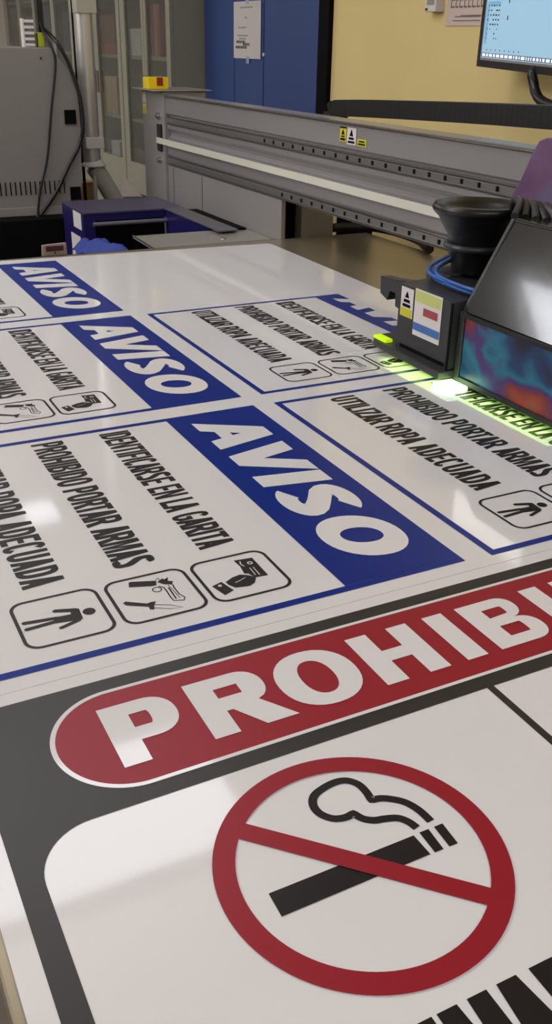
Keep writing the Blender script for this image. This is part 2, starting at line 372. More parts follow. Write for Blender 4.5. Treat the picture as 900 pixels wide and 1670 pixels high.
# ------------------------------------------------------------------ notice sheet with five printed signs
sheet = empty('notice_sheet',(.6,1.5,-.003),'white plastic sheet printed with blue and white AVISO notices, far sheet on the bed','printed sheet')
MB().prism([(.036,.6737),(1.185,.6737),(1.19,1.76),(1.203,2.392),(.036,2.452)],'z',-.003,0).build('plastic_sheet',WHITE,sheet)
SW, SD = .5358, .5357
CLIP = 1.079
def aviso(xr, yfar, label, clip=None, notes=''):
    part = empty('printed_notice',(xr-SW/2,yfar-SD/2,0),parent=sheet); part.location = Vector((xr-SW/2,yfar-SD/2,0))-sheet.location
    part['label'] = label
    Z0 = .0003
    def L(z):            # sign coords: s reading (0..1), t down from header top -> world
        return lambda s_,t_: (xr-t_*SW, yfar-s_*SD, z)
    def add(name, mb, m): mb.build(name, m, part, clipx=clip, fixn=False)
    b=.0181; H=.2729
    # border ring + header band; polygons are mirrored in (s,t) so flip by swapping orientation through TP
    def ring(mb,s0,s1,t0,t1,w,P): 
        mb.flat([(s0,-t1),(s1,-t1),(s1,-t0),(s0,-t0)],[[(s0+w,-t1+w),(s1-w,-t1+w),(s1-w,-t0-w),(s0+w,-t0-w)]],lambda a,c:P(a,-c))
    m = MB(); ring(m,0,1,0,1,b,L(Z0)); add('border',m,BLUE)
    m = MB(); m.flat([(b,-H),(1-b,-H),(1-b,-b),(b,-b)],[],lambda a,c:L(Z0+.0001)(a,-c)); add('header_band',m,BLUE)
    TP = lambda z: (lambda a,c: L(z)(a,-c))
    m = MB()
    # AVISO: bold slanted capitals
    h=.171; y0=-.219; sl=.17; P=TP(Z0+.0005)
    def put(ch,x,w,s_,t_,p=2.2):
        for outer,holes in glyph(ch,w/h,s_/h,t_/h,p):
            T=lambda q:(x+(q[0]+q[1]*sl)*h, y0+q[1]*h)
            m.flat([T(q) for q in outer],[[T(q) for q in hh] for hh in holes],P)
    put('A',.066,.200,.057,.042); put('V',.247,.200,.058,.04); put('I',.451,.064,.064,.05)
    put('S',.532,.158,.066,.044,2.1); put('O',.706,.190,.060,.044,2.1)
    add('header_lettering',m,WINK)
    for txt,t0,t1,a0,a1 in (('IDENTIFICARSE EN LA GARITA',.390,.471,.037,.741),('PROHIBIDO PORTAR ARMAS',.569,.651,.037,.740),('UTILIZAR ROPA ADECUADA',.752,.835,.037,.742)):
        m = MB(); hh=t1-t0
        n = len(txt); st = .134 if n>24 else .150
        text(m,txt,TP(Z0),a0,a1,-t1,hh,st,.17,.036,.22,0.,2.6)
        add('text_line',m,INK)
    # pictograms
    def frame(t0,t1):
        m = MB(); o = rrect(.777,.938,-t1,-t0,.028); i = rrect(.7835,.9315,-t1+.0065,-t0-.0065,.022)
        m.flat(o,[i],TP(Z0)); add('pictogram_frame',m,INK)
    frame(.356,.521); frame(.532,.697); frame(.710,.875)
    f = lambda pts:[(a,-c) for a,c in pts]
    # person: head towards the header
    m = MB(); P=TP(Z0)
    m.flat(ell(.859,-.7433,.0118,.0118,n=20),[],P)
    m.flat(f([(.838,.7640),(.8425,.7575),(.8775,.7600),(.8805,.7690),(.8790,.7700),(.8720,.8097),(.8650,.8110),(.8600,.8090),(.8520,.8080),(.8545,.7760),(.8470,.7745),(.8360,.8035),(.8300,.8040),(.8268,.7985)]),[],P)
    m.flat(band(f([(.8790,.7680),(.8905,.8030)]),.0085,round_caps=True),[],TP(Z0+.00008))
    m.flat(band(f([(.8565,.8020),(.8490,.8590)]),.0098,round_caps=True),[],TP(Z0+.00008))
    m.flat(band(f([(.8665,.8020),(.8705,.8590)]),.0098,round_caps=True),[],TP(Z0+.00004))
    add('pictogram',m,INK)
    # pistol and knife
    m = MB()
    m.flat(f([(.7930,.6453),(.7919,.6415),(.8086,.5952),(.8241,.5999),(.8246,.6086),(.8100,.6506)]),[],P)
    m.flat(f([(.8051,.5816),(.8176,.5760),(.8244,.5658),(.8300,.5700),(.8356,.5712),(.8270,.5868),(.8150,.5950)]),[],P)
    for path,w in (([(.8049,.5947),(.800,.588),(.8097,.5887),(.8120,.5790),(.8062,.5706),(.8176,.576)],.0022),
                   ([(.8356,.5712),(.8465,.5729),(.8735,.5724),(.8872,.5673),(.897,.5721),(.8904,.5901),(.8758,.5915),(.8529,.59),(.8382,.5906),(.8298,.5982)],.0026),
                   ([(.842,.5824),(.8868,.5839)],.003),([(.8330,.5800),(.8870,.5760)],.0015)):
        m.flat(band(f(path),w),[],TP(Z0+.00004))
    o,i = band(ell(.8400,-.6050,.0085,.0085,n=18),.0022,closed=True); m.flat(o,[i],TP(Z0+.00008)) if abs(o[0][0]-.84)>abs(i[0][0]-.84) else m.flat(i,[o],TP(Z0+.00008))
    m.flat(f([(.8600,.6789),(.8555,.6730),(.8790,.6390),(.8770,.6300),(.8786,.6210),(.8903,.6291),(.9041,.6340),(.9000,.6410),(.8910,.6400),(.8690,.6760)]),[],P)
    m.flat(band(f([(.8880,.6290),(.9010,.6020),(.9190,.5831),(.9150,.6050),(.8975,.6330)]),.0016),[],TP(Z0+.00004))
    add('pictogram',m,INK)
    # hand holding a card
    m = MB()
    m.flat(f([(.8740,.5060),(.8660,.4830),(.9040,.4735),(.9140,.4960)]),[f(ell(.878,.491,.0042,.0042,n=12))],P)
    m.flat(f([(.8700,.4755),(.8600,.4571),(.8560,.4390),(.8633,.4271),(.8700,.4200),(.8800,.4150),(.8960,.4250),(.9030,.4390),(.8974,.4665),(.8829,.4745)]),[f([(.8790,.4600),(.8740,.4450),(.8690,.4330),(.8705,.4320),(.8760,.4430),(.8815,.4590)])],P)
    m.flat(f([(.8008,.4269),(.8050,.3879),(.8811,.3890),(.8785,.4163),(.8598,.4214),(.8563,.4290),(.8272,.4248)]),
           [f(ell(.8225,.401,.0065,.0060,n=14)),f([(.8400,.4010),(.8730,.4020),(.8730,.4045),(.8400,.4035)]),f([(.8400,.4085),(.8700,.4100),(.8700,.4125),(.8400,.4108)]),
            f([(.8080,.4180),(.8200,.4215),(.8310,.4180),(.8300,.4155),(.8200,.4185),(.8090,.4150)])],P)
    m.flat(f(ell(.8225,.401,.0028,.0026,n=10)),[],P)
    add('pictogram',m,INK)
    return part
XL, XR = .5926, 1.1626
Y1 = .6926+SD; DY = .5775
aviso(XL, Y1, 'AVISO notice nearest the red sign, fully printed')
aviso(XL, Y1+DY, 'AVISO notice in the middle of the fully printed row')
aviso(XL, Y1+2*DY, 'AVISO notice at the far edge of the sheet')
aviso(XR, Y1-.0025, 'half printed AVISO notice running under the print carriage', CLIP)
aviso(XR, Y1+DY-.0025, 'half printed AVISO notice with its blue header cut off', CLIP)

# ------------------------------------------------------------------ no smoking sheet
s2 = empty('prohibition_sheet',(.8,0,-.003),'white plastic sheet printed with a black and red PROHIBIDO FUMAR sign, near sheet','printed sheet')
MB().prism([(.0375,-.45),(1.19,-.45),(1.19,.6727),(.0375,.6727)],'z',-.003,0).build('plastic_sheet',WHITE,s2)
pan = empty('printed_sign',Vector((.6,.2,0))-s2.location,parent=s2)
W = lambda z:(lambda a,c:(a,c,z))
x0,x1,yt,yb = .0545,1.12,.6566,-.30
m = MB(); r=.044
def hole(a0,a1,b0,b1,rl,rr):
    o=[]
    for cx,cy,a,rr_ in ((a1,b0,-90,rr),(a1,b1,0,rr),(a0,b1,90,rl),(a0,b0,180,rl)):
        if rr_: 
            cx2 = cx-rr_ if cx==a1 else cx+rr_; cy2 = cy+rr_ if cy==b0 else cy-rr_
            o += ell(cx2,cy2,rr_,rr_,a,a+90,12)
        else: o.append((cx,cy))
    return o
m.flat([(x0,yb),(x1,yb),(x1,yt),(x0,yt)],[hole(.072,.4712,.13,.5015,r,0),hole(.4785,1.10,.13,.5015,0,r)],W(.0003)); m.build('black_surround',BLACKP,pan,fixn=False)
cyp=.5787; R=.0616
m = MB(); m.flat(rrect(.108,1.066,cyp-R,cyp+R,R,n=24),[rrect(.1122,1.0618,cyp-R+.0038,cyp+R-.0038,R-.0038,n=24)],W(.0006)); m.build('white_outline',WINK,pan,fixn=False)
m = MB(); m.flat(rrect(.1122,1.0618,cyp-R+.0038,cyp+R-.0038,R-.0038,n=24),[],W(.0005)); m.build('red_lozenge',RED,pan,fixn=False)
m = MB(); cap=.0757; y0=.5413
for ch,a,b in (('P',.1545,.2165),('R',.2305,.298),('O',.3068,.3835),('H',.3945,.4625),('I',.4815,.5045),('B',.5205,.5865),('I',.6010,.6240),('D',.6410,.713),('O',.7230,.7997)):
    for outer,holes in glyph(ch,(b-a)/cap,.300,.215 if ch!='O' else .2,2.2):
        T=lambda q:(a+q[0]*cap,y0+q[1]*cap)
        m.flat([T(q) for q in outer],[[T(q) for q in hh] for hh in holes],W(.0009))
m.build('heading_lettering',WINK,pan,fixn=False)
# prohibition ring, slash, cigarette, smoke
cx,cy=.2714,.3846
m = MB(); m.flat(ell(cx,cy,.1027,.1027,n=96),[ell(cx,cy,.0870,.0870,n=96)],W(.0009))
m.flat(band([(cx-.0665,cy+.0625),(cx+.0600,cy-.0645)],.0150),[],W(.00095)); m.build('prohibition_ring',RED,pan,fixn=False)
m = MB()
for q in ([(.2005,.3672),(.3168,.3682),(.3160,.3876),(.2010,.3872)],[(.3205,.3680),(.3278,.3680),(.3290,.3880),(.3212,.3880)],[(.3328,.3680),(.3400,.3680),(.3412,.3880),(.3338,.3880)]):
    m.flat(q,[],W(.0004))
m.build('cigarette',INK,pan,fixn=False)
m = MB()
# smoke: one continuous outline from the inner wisp round the cloud to the outer wisp
path = spline([(.3222,.3925),(.3200,.4000),(.3150,.4065),(.3060,.4100),(.2985,.4120),(.2920,.4170),(.2885,.4245)],6)[:-1]+spline([(.2885,.4245),(.2810,.4235),(.2725,.4265),(.2665,.4345),(.2660,.4440),(.2710,.4520),(.2800,.4560),(.2920,.4580),(.3010,.4560),(.3070,.4490),(.3085,.4400),(.3075,.4300)],6)[:-1]+spline([(.3075,.4300),(.3150,.4285),(.3220,.4240),(.3290,.4170),(.3335,.4060),(.3350,.3935)],6)
m.flat(band(path,.0066),[],W(.0004)); m.build('smoke_symbol',INK,pan,fixn=False)
m = MB()
for ch,a,b in (('F',.1600,.1840),('U',.2070,.2465),('M',.2500,.2860),('A',.2842,.3175),('R',.3180,.3500)):
    hh=.075
    for outer,holes in glyph(ch,(b-a)/hh,.0135/hh if ch!='M' else .0115/hh,.17,3.):
        T=lambda q:(a+q[0]*hh,.193+q[1]*hh)
        m.flat([T(q) for q in outer],[[T(q) for q in h2] for h2 in holes],W(.0004))
m.build('caption_lettering',INK,pan,fixn=False)

# ------------------------------------------------------------------ printer bridge (beam) running along Y
br = empty('printer_bridge',(1.34,1.5,FZ),'grey metal gantry beam crossing over the printer bed','printer gantry')
prof = [(1.270,.105),(1.335,.105),(1.335,.330),(1.331,.334),(1.276,.334),(1.266,.326),(1.266,.275),(1.270,.272),(1.276,.270),(1.276,.2400),(1.270,.238),
        (1.270,.226),(1.276,.222),(1.284,.214),(1.284,.204),(1.276,.198),(1.270,.196),(1.270,.140),(1.276,.138),(1.276,.108)]
MB().prism(prof,'y',-.7,3.345).build('beam_body',BEAM,br)
def slots(parent, x, z, ys, h=.0095):
    for y in ys: B('rail_slot',BLKM,parent,x-.0015,x+.001,y-.0036,y+.0036,z-h/2,z+h/2)
upper = MB().box(1.262,1.276,-.7,3.335,.245,.261).build('linear_rail',RAILM,br,.0015); upper['label']='upper dark steel rail with screw slots'
slots(upper,1.2615,.2535,[1.0+.0575*i for i in range(28)])
MB().box(1.264,1.275,-.7,3.335,.2625,.2660).build('rail_lip',STEEL,upper)
lower = MB().box(1.262,1.276,-.7,3.335,.112,.131).build('linear_rail',RAILM,br,.0015); lower['label']='lower steel rail with screw slots'
slots(lower,1.2615,.1215,[1.0+.0575*i for i in range(26)])
MB().box(1.264,1.275,-.7,3.335,.1325,.1350).build('rail_lip',STEEL,lower)
MB().box(1.2450,1.2495,-.7,3.395,.1745,.1935).build('drive_belt',BELT,br)
MB().box(1.258,1.268,-.7,3.345,.3300,.3345).build('top_edge_strip',STEEL,br,.001)
# end column
col = MB().box(1.256,1.42,3.346,3.56,FZ,.345).build('end_column',GREY,br,.006)
MB().box(1.222,1.44,3.336,3.575,.3455,.3495).build('column_cap',GREY,col,.001)
MB().box(1.250,1.2555,3.360,3.402,.148,.238).build('belt_bracket',BLK,col,.001)
for z in (.264,.117):
    MB().tube([(1.256,3.385,z),(1.247,3.385,z)],.011,16).tube([(1.247,3.385,z),(1.241,3.385,z)],.006,12).build('rail_bolt',STEEL,col)
t = MB().box(1.2535,1.2557,3.515,3.55,.262,.336).build('hanging_tag',WLAB,col); MB().box(1.2525,1.2534,3.517,3.548,.262,.288).box(1.2525,1.2534,3.517,3.548,.294,.303).build('tag_print',YLAB,t)
# end housing below the beam
hs = MB().box(1.268,1.282,2.452,3.345,FZ,.104).box(1.340,1.446,2.462,3.345,FZ,.104).build('end_housing',GREY,br,.002)
MB().box(1.283,1.339,2.50,3.3,FZ,.103).build('dark_slot',BLKM,hs)
for y in (3.29,3.03): B('panel_seam',GREYD,hs,1.2665,1.2678,y,y+.002,-.2,.10)
# near end column, outside the frame
MB().box(1.25,1.43,-.9,-.701,FZ,.345).build('end_column',GREY,br,.006)
def sticker(parent, y0,y1,z0,z1,base,x=1.2650,prints=()):
    s_ = B('warning_sticker',base,parent,x-.0008,x,y0,y1,z0,z1)
    for mm,mb in prints: mb.build('sticker_print',mm,s_)
    return s_
X=1.2640
sticker(br,2.108,2.138,.288,.322,YLAB,prints=[(BLKM,MB().box(X-.0006,X,2.112,2.134,.291,.296).box(X-.0006,X,2.115,2.131,.2985,.3015).box(X-.0006,X,2.108,2.138,.3185,.322).prism([(2.115,.3045),(2.131,.3045),(2.123,.316)],'x',X-.0006,X))])
sticker(br,2.062,2.104,.284,.322,WLAB,prints=[(BLKM,MB().prism([(2.067,.2875),(2.099,.2875),(2.0975,.2925),(2.0685,.2925)],'x',X-.0006,X).prism([(2.0705,.2955),(2.0955,.2955),(2.0935,.3005),(2.0725,.3005)],'x',X-.0006,X).prism([(2.0745,.3035),(2.0915,.3035),(2.083,.3190)],'x',X-.0006,X))])
sticker(br,2.014,2.055,.284,.300,YLAB,prints=[(BLKM,MB().box(X-.0006,X,2.019,2.050,.287,.2905).box(X-.0006,X,2.022,2.047,.2935,.2965))])
# emergency box on the column
e = empty('emergency_stop_box',(1.265,3.43,.35),'small yellow box with a red button on top of the gantry end column','switch box')
B('box_body',YEL,e,1.226,1.300,3.40,3.46,.3500,.388,.002)
MB().box(1.256,1.278,3.3955,3.3995,.362,.388).build('red_button',REDP,e,.001)

# ------------------------------------------------------------------ print carriage
ca = empty('print_carriage',(1.05,.95,.01),'dark print carriage with colourful artwork cover and glossy black hood over the half printed notices','print carriage')
# lower art cover facing the camera side
MB().box(.938,.95,.50,1.168,.013,.118).build('art_cover',ART,ca,.002)
MB().box(.9345,.9379,.50,1.169,.1165,.1235).box(.9345,.9379,.50,1.169,.011,.019).build('cover_trim',BLK,ca)
MB().box(.936,.951,1.1685,1.182,.011,.124).build('cover_side_strip',DGREY,ca,.002)
MB().prism([(.951,.012),(1.238,.012),(1.238,.250),(1.03,.250),(.953,.124)],'y',.48,1.16).build('carriage_body',BLK,ca)
MB().prism([(.940,.1245),(.952,.1245),(1.029,.2515),(1.029,.258),(1.020,.258)],'y',.47,1.176).build('hood',HOOD,ca)
MB().box(1.018,1.238,.47,1.176,.2585,.2635).build('hood_top',HOOD,ca,.002)
MB().prism([(.9395,.120),(.9595,.120),(1.036,.258),(1.019,.262)],'y',1.1765,1.1835).build('hood_end_trim',DGREY,ca,.001)
# side box with stickers
bx = MB().prism([(.925,.026),(1.20,.026),(1.20,.125),(.99,.140),(.925,.137)],'y',1.186,1.338).build('lamp_box',DGREY,ca)
MB().box(.9235,.9249,1.1840,1.1895,.026,.136).box(.9242,.9251,1.195,1.325,.0285,.0345).build('box_gap',BLKM,bx)
x=.9245
s_ = B('warning_sticker',WLAB,bx,x-.001,x,1.294,1.330,.084,.1335)
MB().box(x-.0016,x-.0011,1.296,1.328,.0845,.0985).build('sticker_print',YLAB,s_)
MB().prism([(1.300,.101),(1.324,.101),(1.323,.106),(1.301,.106)],'x',x-.0016,x-.0011).prism([(1.3025,.109),(1.3215,.109),(1.320,.114),(1.304,.114)],'x',x-.0016,x-.0011).prism([(1.306,.117),(1.318,.117),(1.312,.128)],'x',x-.0016,x-.0011).build('sticker_print',BLKM,s_)
s_ = B('warning_sticker',WLAB,bx,x-.001,x,1.213,1.289,.060,.1385)
MB().box(x-.0016,x-.0011,1.216,1.286,.118,.136).build('sticker_print',mat('pale_lime_label',(200,205,120),.5),s_)
MB().box(x-.0016,x-.0011,1.222,1.262,.098,.111).build('sticker_print',mat('faded_red_print',(160,70,70),.5),s_)
MB().box(x-.0016,x-.0011,1.214,1.288,.069,.082).build('sticker_print',mat('sky_blue_print',(60,110,175),.5),s_)
MB().prism([(.905,1.182),(.912,1.39),(.93,1.415),(1.2,1.415),(1.2,1.182)],'z',.0135,.0255).build('base_plate',DGREY,ca,.002)
MB().prism([(1.3385,.137),(1.395,.130),(1.430,.128),(1.428,.098),(1.405,.090),(1.398,.108),(1.380,.108),(1.378,.085),(1.3385,.078)],'x',.945,.965).build('cable_bracket',DGREY,ca)
B('lime_glow_tab',LIME,ca,.915,.93,1.355,1.395,.0265,.0325,.001)  # glow in the colour stands for green light under the carriage
UV = mat('uv_lamp_glow',(240,255,240),.4,emit=(226,255,226),estr=1.3)
B('uv_lamp_lens',UV,ca,.897,.936,1.140,1.1845,.002,.0105,.002)
UVG = mat('uv_strip_glow',(180,250,120),.4,emit=(150,255,60),estr=.12)
B('uv_lamp_strip',UVG,ca,.955,.975,.55,1.12,.006,.0105)
# cup shaped duct collar and hoses
MB().lathe((1.09,1.352,0),[(.040,.141),(.042,.165),(.048,.172),(.052,.205),(.070,.235),(.080,.244),(.083,.250),(.080,.257),(.072,.259),(.060,.250),(.040,.236),(0.0,.230)]).build('duct_collar',BLK,ca)
MB().lathe((1.09,1.352,0),[(.046,.180),(.056,.181),(.058,.186),(.056,.191),(.046,.192)]).build('collar_band',DGREY,ca)
MB().box(1.02,1.16,1.186,1.40,.0257,.0259).box(1.03,1.16,1.3385,1.41,.0260,.1405).build('collar_mount',DGREY,ca,.003)
for k,(dy,dz) in enumerate(((0,0),(.012,.004),(-.010,.006))):
    MB().tube(spline([(1.10,1.42+dy,.150+dz),(1.0,1.345+dy,.152+dz),(.965,1.29+dy,.149+dz),(.968,1.20+dy,.146+dz),(1.0,1.192,.146+dz)],6),.0035,8).build('blue_hose',BLUEC,ca)
for k in range(5):
    y=1.185+.018*k
    MB().tube(spline([(1.06-.006*k,y-.06,.262),(1.07,y-.03,.276-.002*(k%2)),(1.085,y,.277),(1.10,y+.02,.262),(1.11,y+.02,.235)],6),.0065,10).build('ink_hose',BLK if k%2 else DGREY,ca)
MB().box(1.052,1.16,1.177,1.215,.2265,.2345).build('hose_bracket',DGREY,ca,.002)
MB().prism([(1.286,.2645),(1.362,.2645),(1.345,.290),(1.318,.347),(1.308,.362),(1.290,.368),(.62,.371),(.62,.2645)],'x',1.165,1.178).build('rear_cover',PART,ca,.002)
a = area('uv_light',(.93,1.06,.0113),.02,.26,.04,(.6,1,.2))
a2 = area('uv_light_2',(.915,1.25,.0128),.02,.20,.035,(.6,1,.2))

# ------------------------------------------------------------------ energy chain behind the beam
ch = empty('energy_chain',(1.62,2.1,.33),'thick black cable chain arching behind the grey gantry beam against the yellow wall','cable chain')
pth = spline([(1.60,2.62,.235),(1.612,2.735,.270),(1.620,2.775,.302),(1.62,2.745,.322),(1.62,2.62,.331),(1.605,2.25,.3465),(1.58,1.95,.3585),(1.55,1.72,.3668),(1.53,1.50,.374),(1.52,1.36,.366),(1.52,1.29,.32),(1.52,1.28,.2)],8)
pts=[Vector(p) for p in pth]; L=[(pts[i+1]-pts[i]).length for i in range(len(pts)-1)]; tot=sum(L)
mb=MB(); n=78; core=MB()
def at(d):
    i=0
    while i<len(L)-1 and d>L[i]: d-=L[i]; i+=1
    return pts[i].lerp(pts[i+1],min(1,d/L[i])), (pts[i+1]-pts[i]).normalized()
for k in range(n):
    p,d = at(tot*(k+.5)/n); nn=d.cross(Vector((1,0,0))).normalized(); l=tot/n*.49
    M=Matrix((( 1,d.x,nn.x,p.x),(0,d.y,nn.y,p.y),(0,d.z,nn.z,p.z),(0,0,0,1)))
    mb.box(-.03,.03,-l,l,-.0235,.0235,M)
    core.box(-.026,.026,-l*1.15,l*1.15,-.020,.020,M)
mb.build('chain_links',mat('chain_black',(30,29,30),.5),ch)
core.build('chain_core',BLKM,ch)
B('chain_support',BLKM,ch,1.575,1.66,2.58,2.66,FZ,.215)
B('chain_support',BLKM,ch,1.575,1.60,1.24,1.32,FZ,.21)
# loop of hose on the far corner of the bed
h_=MB().tube(spline([(1.46,2.49,0.0105),(1.51,2.49,0.0105),(1.570,2.468,0.0105),(1.600,2.40,0.0105),(1.604,2.31,0.0105),(1.590,2.22,0.0105),(1.560,2.150,0.0105),(1.545,2.11,0.0105)],8),.013,12).build('curved_hose',BLK)
props(h_,'black hose curving round the far corner of the bare metal bed','hose')

# ------------------------------------------------------------------ service station beyond the bed
st = empty('service_station',(1.0,3.1,FZ),'open purple metal tray unit beyond the far edge of the bed','printer unit')
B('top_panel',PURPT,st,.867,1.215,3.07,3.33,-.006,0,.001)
MB().box(.867,1.215,3.072,3.080,-.028,-.0062).build('front_apron',PURP,st)
MB().box(.867,.905,3.072,3.0795,-.50,-.0285).box(.867,.869,3.081,3.33,-.05,-.0062).build('side_pillar',PURP,st)
MB().box(1.150,1.160,2.70,3.069,-.16,-.004).build('side_arm',PURP,st)
MB().box(1.145,1.212,2.62,3.069,-.0038,.0005).build('arm_cap',mat('arm_grey',(110,106,112),.35,metal=.4),st,.001)
MB().box(1.165,1.255,2.66,3.05,-.03,-.004).build('arm_channel',BLKM,st)
MB().prism([(.893,2.477),(1.262,2.477),(1.262,2.685),(.901,2.685)],'z',-.016,-.010).build('front_plate',mat('plate_grey',(168,163,155),.28,metal=.4),st)
MB().prism([(.889,2.477),(.8925,2.477),(.9045,2.685),(.8985,2.685)],'z',-.0099,-.0075).build('plate_lip',STEEL,st)
MB().lathe((1.13,2.55,-.0099),[(.011,0),(.010,.002),(.004,.0022),(0,.001)],20).build('plate_screw',STEEL,st)
MB().tube([(.895,3.060,-.037),(1.149,3.060,-.037)],.0075,10).build('cross_rail',mat('rail_grey',(120,118,130),.35,metal=.4),st)
MB().box(.70,1.15,2.48,3.07,-.40,-.30).box(.95,1.14,2.75,3.06,-.3,-.14).build('well_floor',BLKM,st)
MB().box(.906,1.149,3.0825,3.09,-.5,-.03).build('well_back',BLKM,st)
for i in range(7): MB().box(.96,1.135,2.79+.035*i,2.805+.035*i,-.139,-.128).build('nozzle_bar',BLK,st)
MB().box(.8655,.8668,3.10,3.19,-.06,-.008).build('side_label',WLAB,st)
MB().box(.8655,.8668,3.12,3.23,-.17,-.085).build('side_label',WLAB,st)
MB().box(.867,.889,3.081,3.32,-.50,-.0505).build('front_pillar',PURP,st)
MB().box(.90,1.2,3.28,3.32,FZ,-.41).box(.75,.8,2.5,2.55,FZ,-.41).box(1.1,1.15,2.5,2.55,FZ,-.41).build('leg',DGREY,st)
# blue cloth in the well
mb=MB(); N=16; vs=[];
for i in range(N):
    for j in range(N):
        u,v=i/(N-1),j/(N-1)
        vs.append((.795+.115*u+.012*math.sin(7*v)+.05*(1-v)*1.0,2.70+.30*v-.03*u,-.100+.03*math.sin(3.1*u)*math.sin(3.1*v)+.012*math.sin(12*u+5*v)+.006*math.sin(23*v)+.02*v))
mb.add(vs,[(i*N+j,(i+1)*N+j,(i+1)*N+j+1,i*N+j+1) for i in range(N-1) for j in range(N-1)],True)
cl=mb.build('cleaning_cloth',CLOTH); md=cl.modifiers.new('s','SOLIDIFY'); md.thickness=.006
props(cl,'crumpled blue cloth lying in the open purple tray unit','cloth')
B('cloth_ledge',BLKM,st,.78,.945,2.69,3.02,-.295,-.122)
# small framed warning plaque at the back edge of the bed
p = empty('warning_plaque',(.615,2.485,-.006),'small pinkish framed plaque with a dark red slot at the far bed edge','sign')
MB().prism([(.583,-.006),(.649,-.006),(.648,.024),(.585,.021)],'y',2.478,2.486).build('plaque_plate',mat('plaque_pink',(170,146,142),.5),p)
B('dark_panel',mat('plaque_dark',(70,30,34),.5),p,.594,.640,2.4765,2.4778,.005,.018)
MB().tube([(.617,2.4778,.0005),(.617,2.4755,.0005)],.002,10).build('plaque_screw',BLKM,p)

# ------------------------------------------------------------------ grey equipment cabinet at the left
eq = empty('equipment_cabinet',(.2,3.6,FZ),'large grey equipment cabinet with a cut corner and a row of vent slots','machine cabinet')
MB().prism([(-.75,-.045),(.970,-.053),(.975,-.006),(.988,.218),(.986,.337),(.961,.410),(.902,.475),(-.75,.472)],'y',3.45,4.05).build('upper_body',mat('cabinet_grey',(134,129,126),.5,noise=.03,nscale=3),eq,.004)
MB().box(-.75,.968,3.444,3.4495,-.060,-.032).build('bottom_strip',GREY,eq,.001)
MB().box(-.7,.95,3.36,3.95,FZ,-.062).build('dark_void_block',BLKM,eq)  # plain black block stands in for the dark void under the cabinet
vm=MB()
for i in range(44):
    x=.914-i*.0172; vm.box(x-.0035,x,3.4475,3.4498,.010,.054)
vm.build('vent_slots',BLKM,eq)
B('socket_panel',BLKM,eq,.932,.972,3.444,3.4498,.238,.283,.001)
B('socket_panel',BLKM,eq,.932,.970,3.444,3.4498,-.014,.030,.001)
MB().tube([(.867,3.449,.443),(.867,3.444,.443)],.004,10).build('screw_cap',DGREY,eq)
c=MB().tube(spline([(.885,3.50,.56),(.890,3.462,.510),(.908,3.442,.470),(.912,3.441,.42),(.886,3.441,.285),(.858,3.441,.13),(.825,3.441,.03),(.806,3.441,-.058),(.80,3.43,-.061)],8),.0042,8).build('black_cable',BLK)
props(c,'thin black cable hanging straight down the front of the grey equipment cabinet','cable','cables on the equipment cabinet')
c=MB().tube(spline([(.900,3.50,.53),(.925,3.444,.49),(.960,3.437,.42),(.985,3.432,.33),(.991,3.432,.235),(.975,3.440,.17),(.930,3.440,.10),(.878,3.440,.014),(.822,3.440,-.052),(.815,3.432,-.063)],8),.0062,8).build('black_cable',BLK)
props(c,'thicker black cable following the cut corner of the grey equipment cabinet and crossing its front','cable','cables on the equipment cabinet')
for xa,xb in ((.56,.60),(.53,.585)):
    c=MB().tube(spline([(xa,3.35,-.10),(xa+.012,3.345,-.14),(xb,3.345,-.21),(xb+.01,3.35,-.27)],6),.0016,6).build('thin_wire',mat('wire_grey',(120,120,118),.5))
    props(c,'thin pale wire hanging before the dark void under the equipment cabinet','wire','thin wires before the black base')
# things on top
r_=empty('terminal_rack',(.84,3.48,.474),'narrow white slotted plastic rack standing on the grey equipment cabinet','rack')
MB().box(.820,.8255,3.47,3.50,.4745,.560).build('back_plate',WLAB,r_)
for i in range(5): MB().box(.826,.858,3.47,3.50,.478+.0175*i,.4865+.0175*i).build('slot_bar',WLAB,r_,.001)
g=empty('lime_plug',(.885,3.50,.475),'lime yellow plug block below a black connector on the grey equipment cabinet','plug')
B('plug_block',mat('lime_yellow',(188,202,30),.5),g,.873,.894,3.49,3.52,.4760,.520,.002)
MB().box(.868,.873,3.49,3.52,.476,.518).build('plug_side',mat('dark_olive',(70,76,40),.5),g)
B('connector',BLK,g,.878,.898,3.49,3.525,.5205,.66,.002)

# ------------------------------------------------------------------ pole with clamps and duct
po=empty('exhaust_pole',(1.104,3.72,FZ),'shiny metal pole with white clamps and a slanting grey duct at its foot','pole')
MB().tube([(1.100,3.72,.075),(1.100,3.72,1.95)],.034,28).build('tube',PIPE,po)
MB().tube([(1.068,3.735,FZ),(1.068,3.735,1.95)],.006,8).build('thin_rod',BLKM,po)
B('clamp',DUCT,po,1.066,1.142,3.68,3.76,.585,.640,.003)
B('clamp',WLAB,po,1.070,1.140,3.68,3.76,.132,.172,.003)
MB().lathe((1.104,3.72,0),[(.029,.095),(.034,.085),(.046,.073),(.048,.066),(.03,.064)]).build('flange',WLAB,po)
MB().tube([(1.104,3.72,.064),(1.125,3.72,.035),(1.185,3.72,-.07),(1.24,3.72,-.20),(1.27,3.72,-.45),(1.27,3.72,FZ)],.034,20).build('duct',DUCT,po)
MB().tube([(1.100,3.70,.06),(1.094,3.70,-.3),(1.094,3.70,FZ)],.008,10).build('support_rod',DUCT,po)
cb=MB().box(1.085,1.150,3.86,3.95,-.12,-.012).build('cardboard_box',CARD,None,.001); props(cb,'small brown cardboard box behind the foot of the metal pole','box')
bs=MB().box(1.02,1.20,3.82,4.0,FZ,-.1205).build('low_stand',DGREY,None,.002); props(bs,'low dark stand under the small cardboard box','stand')
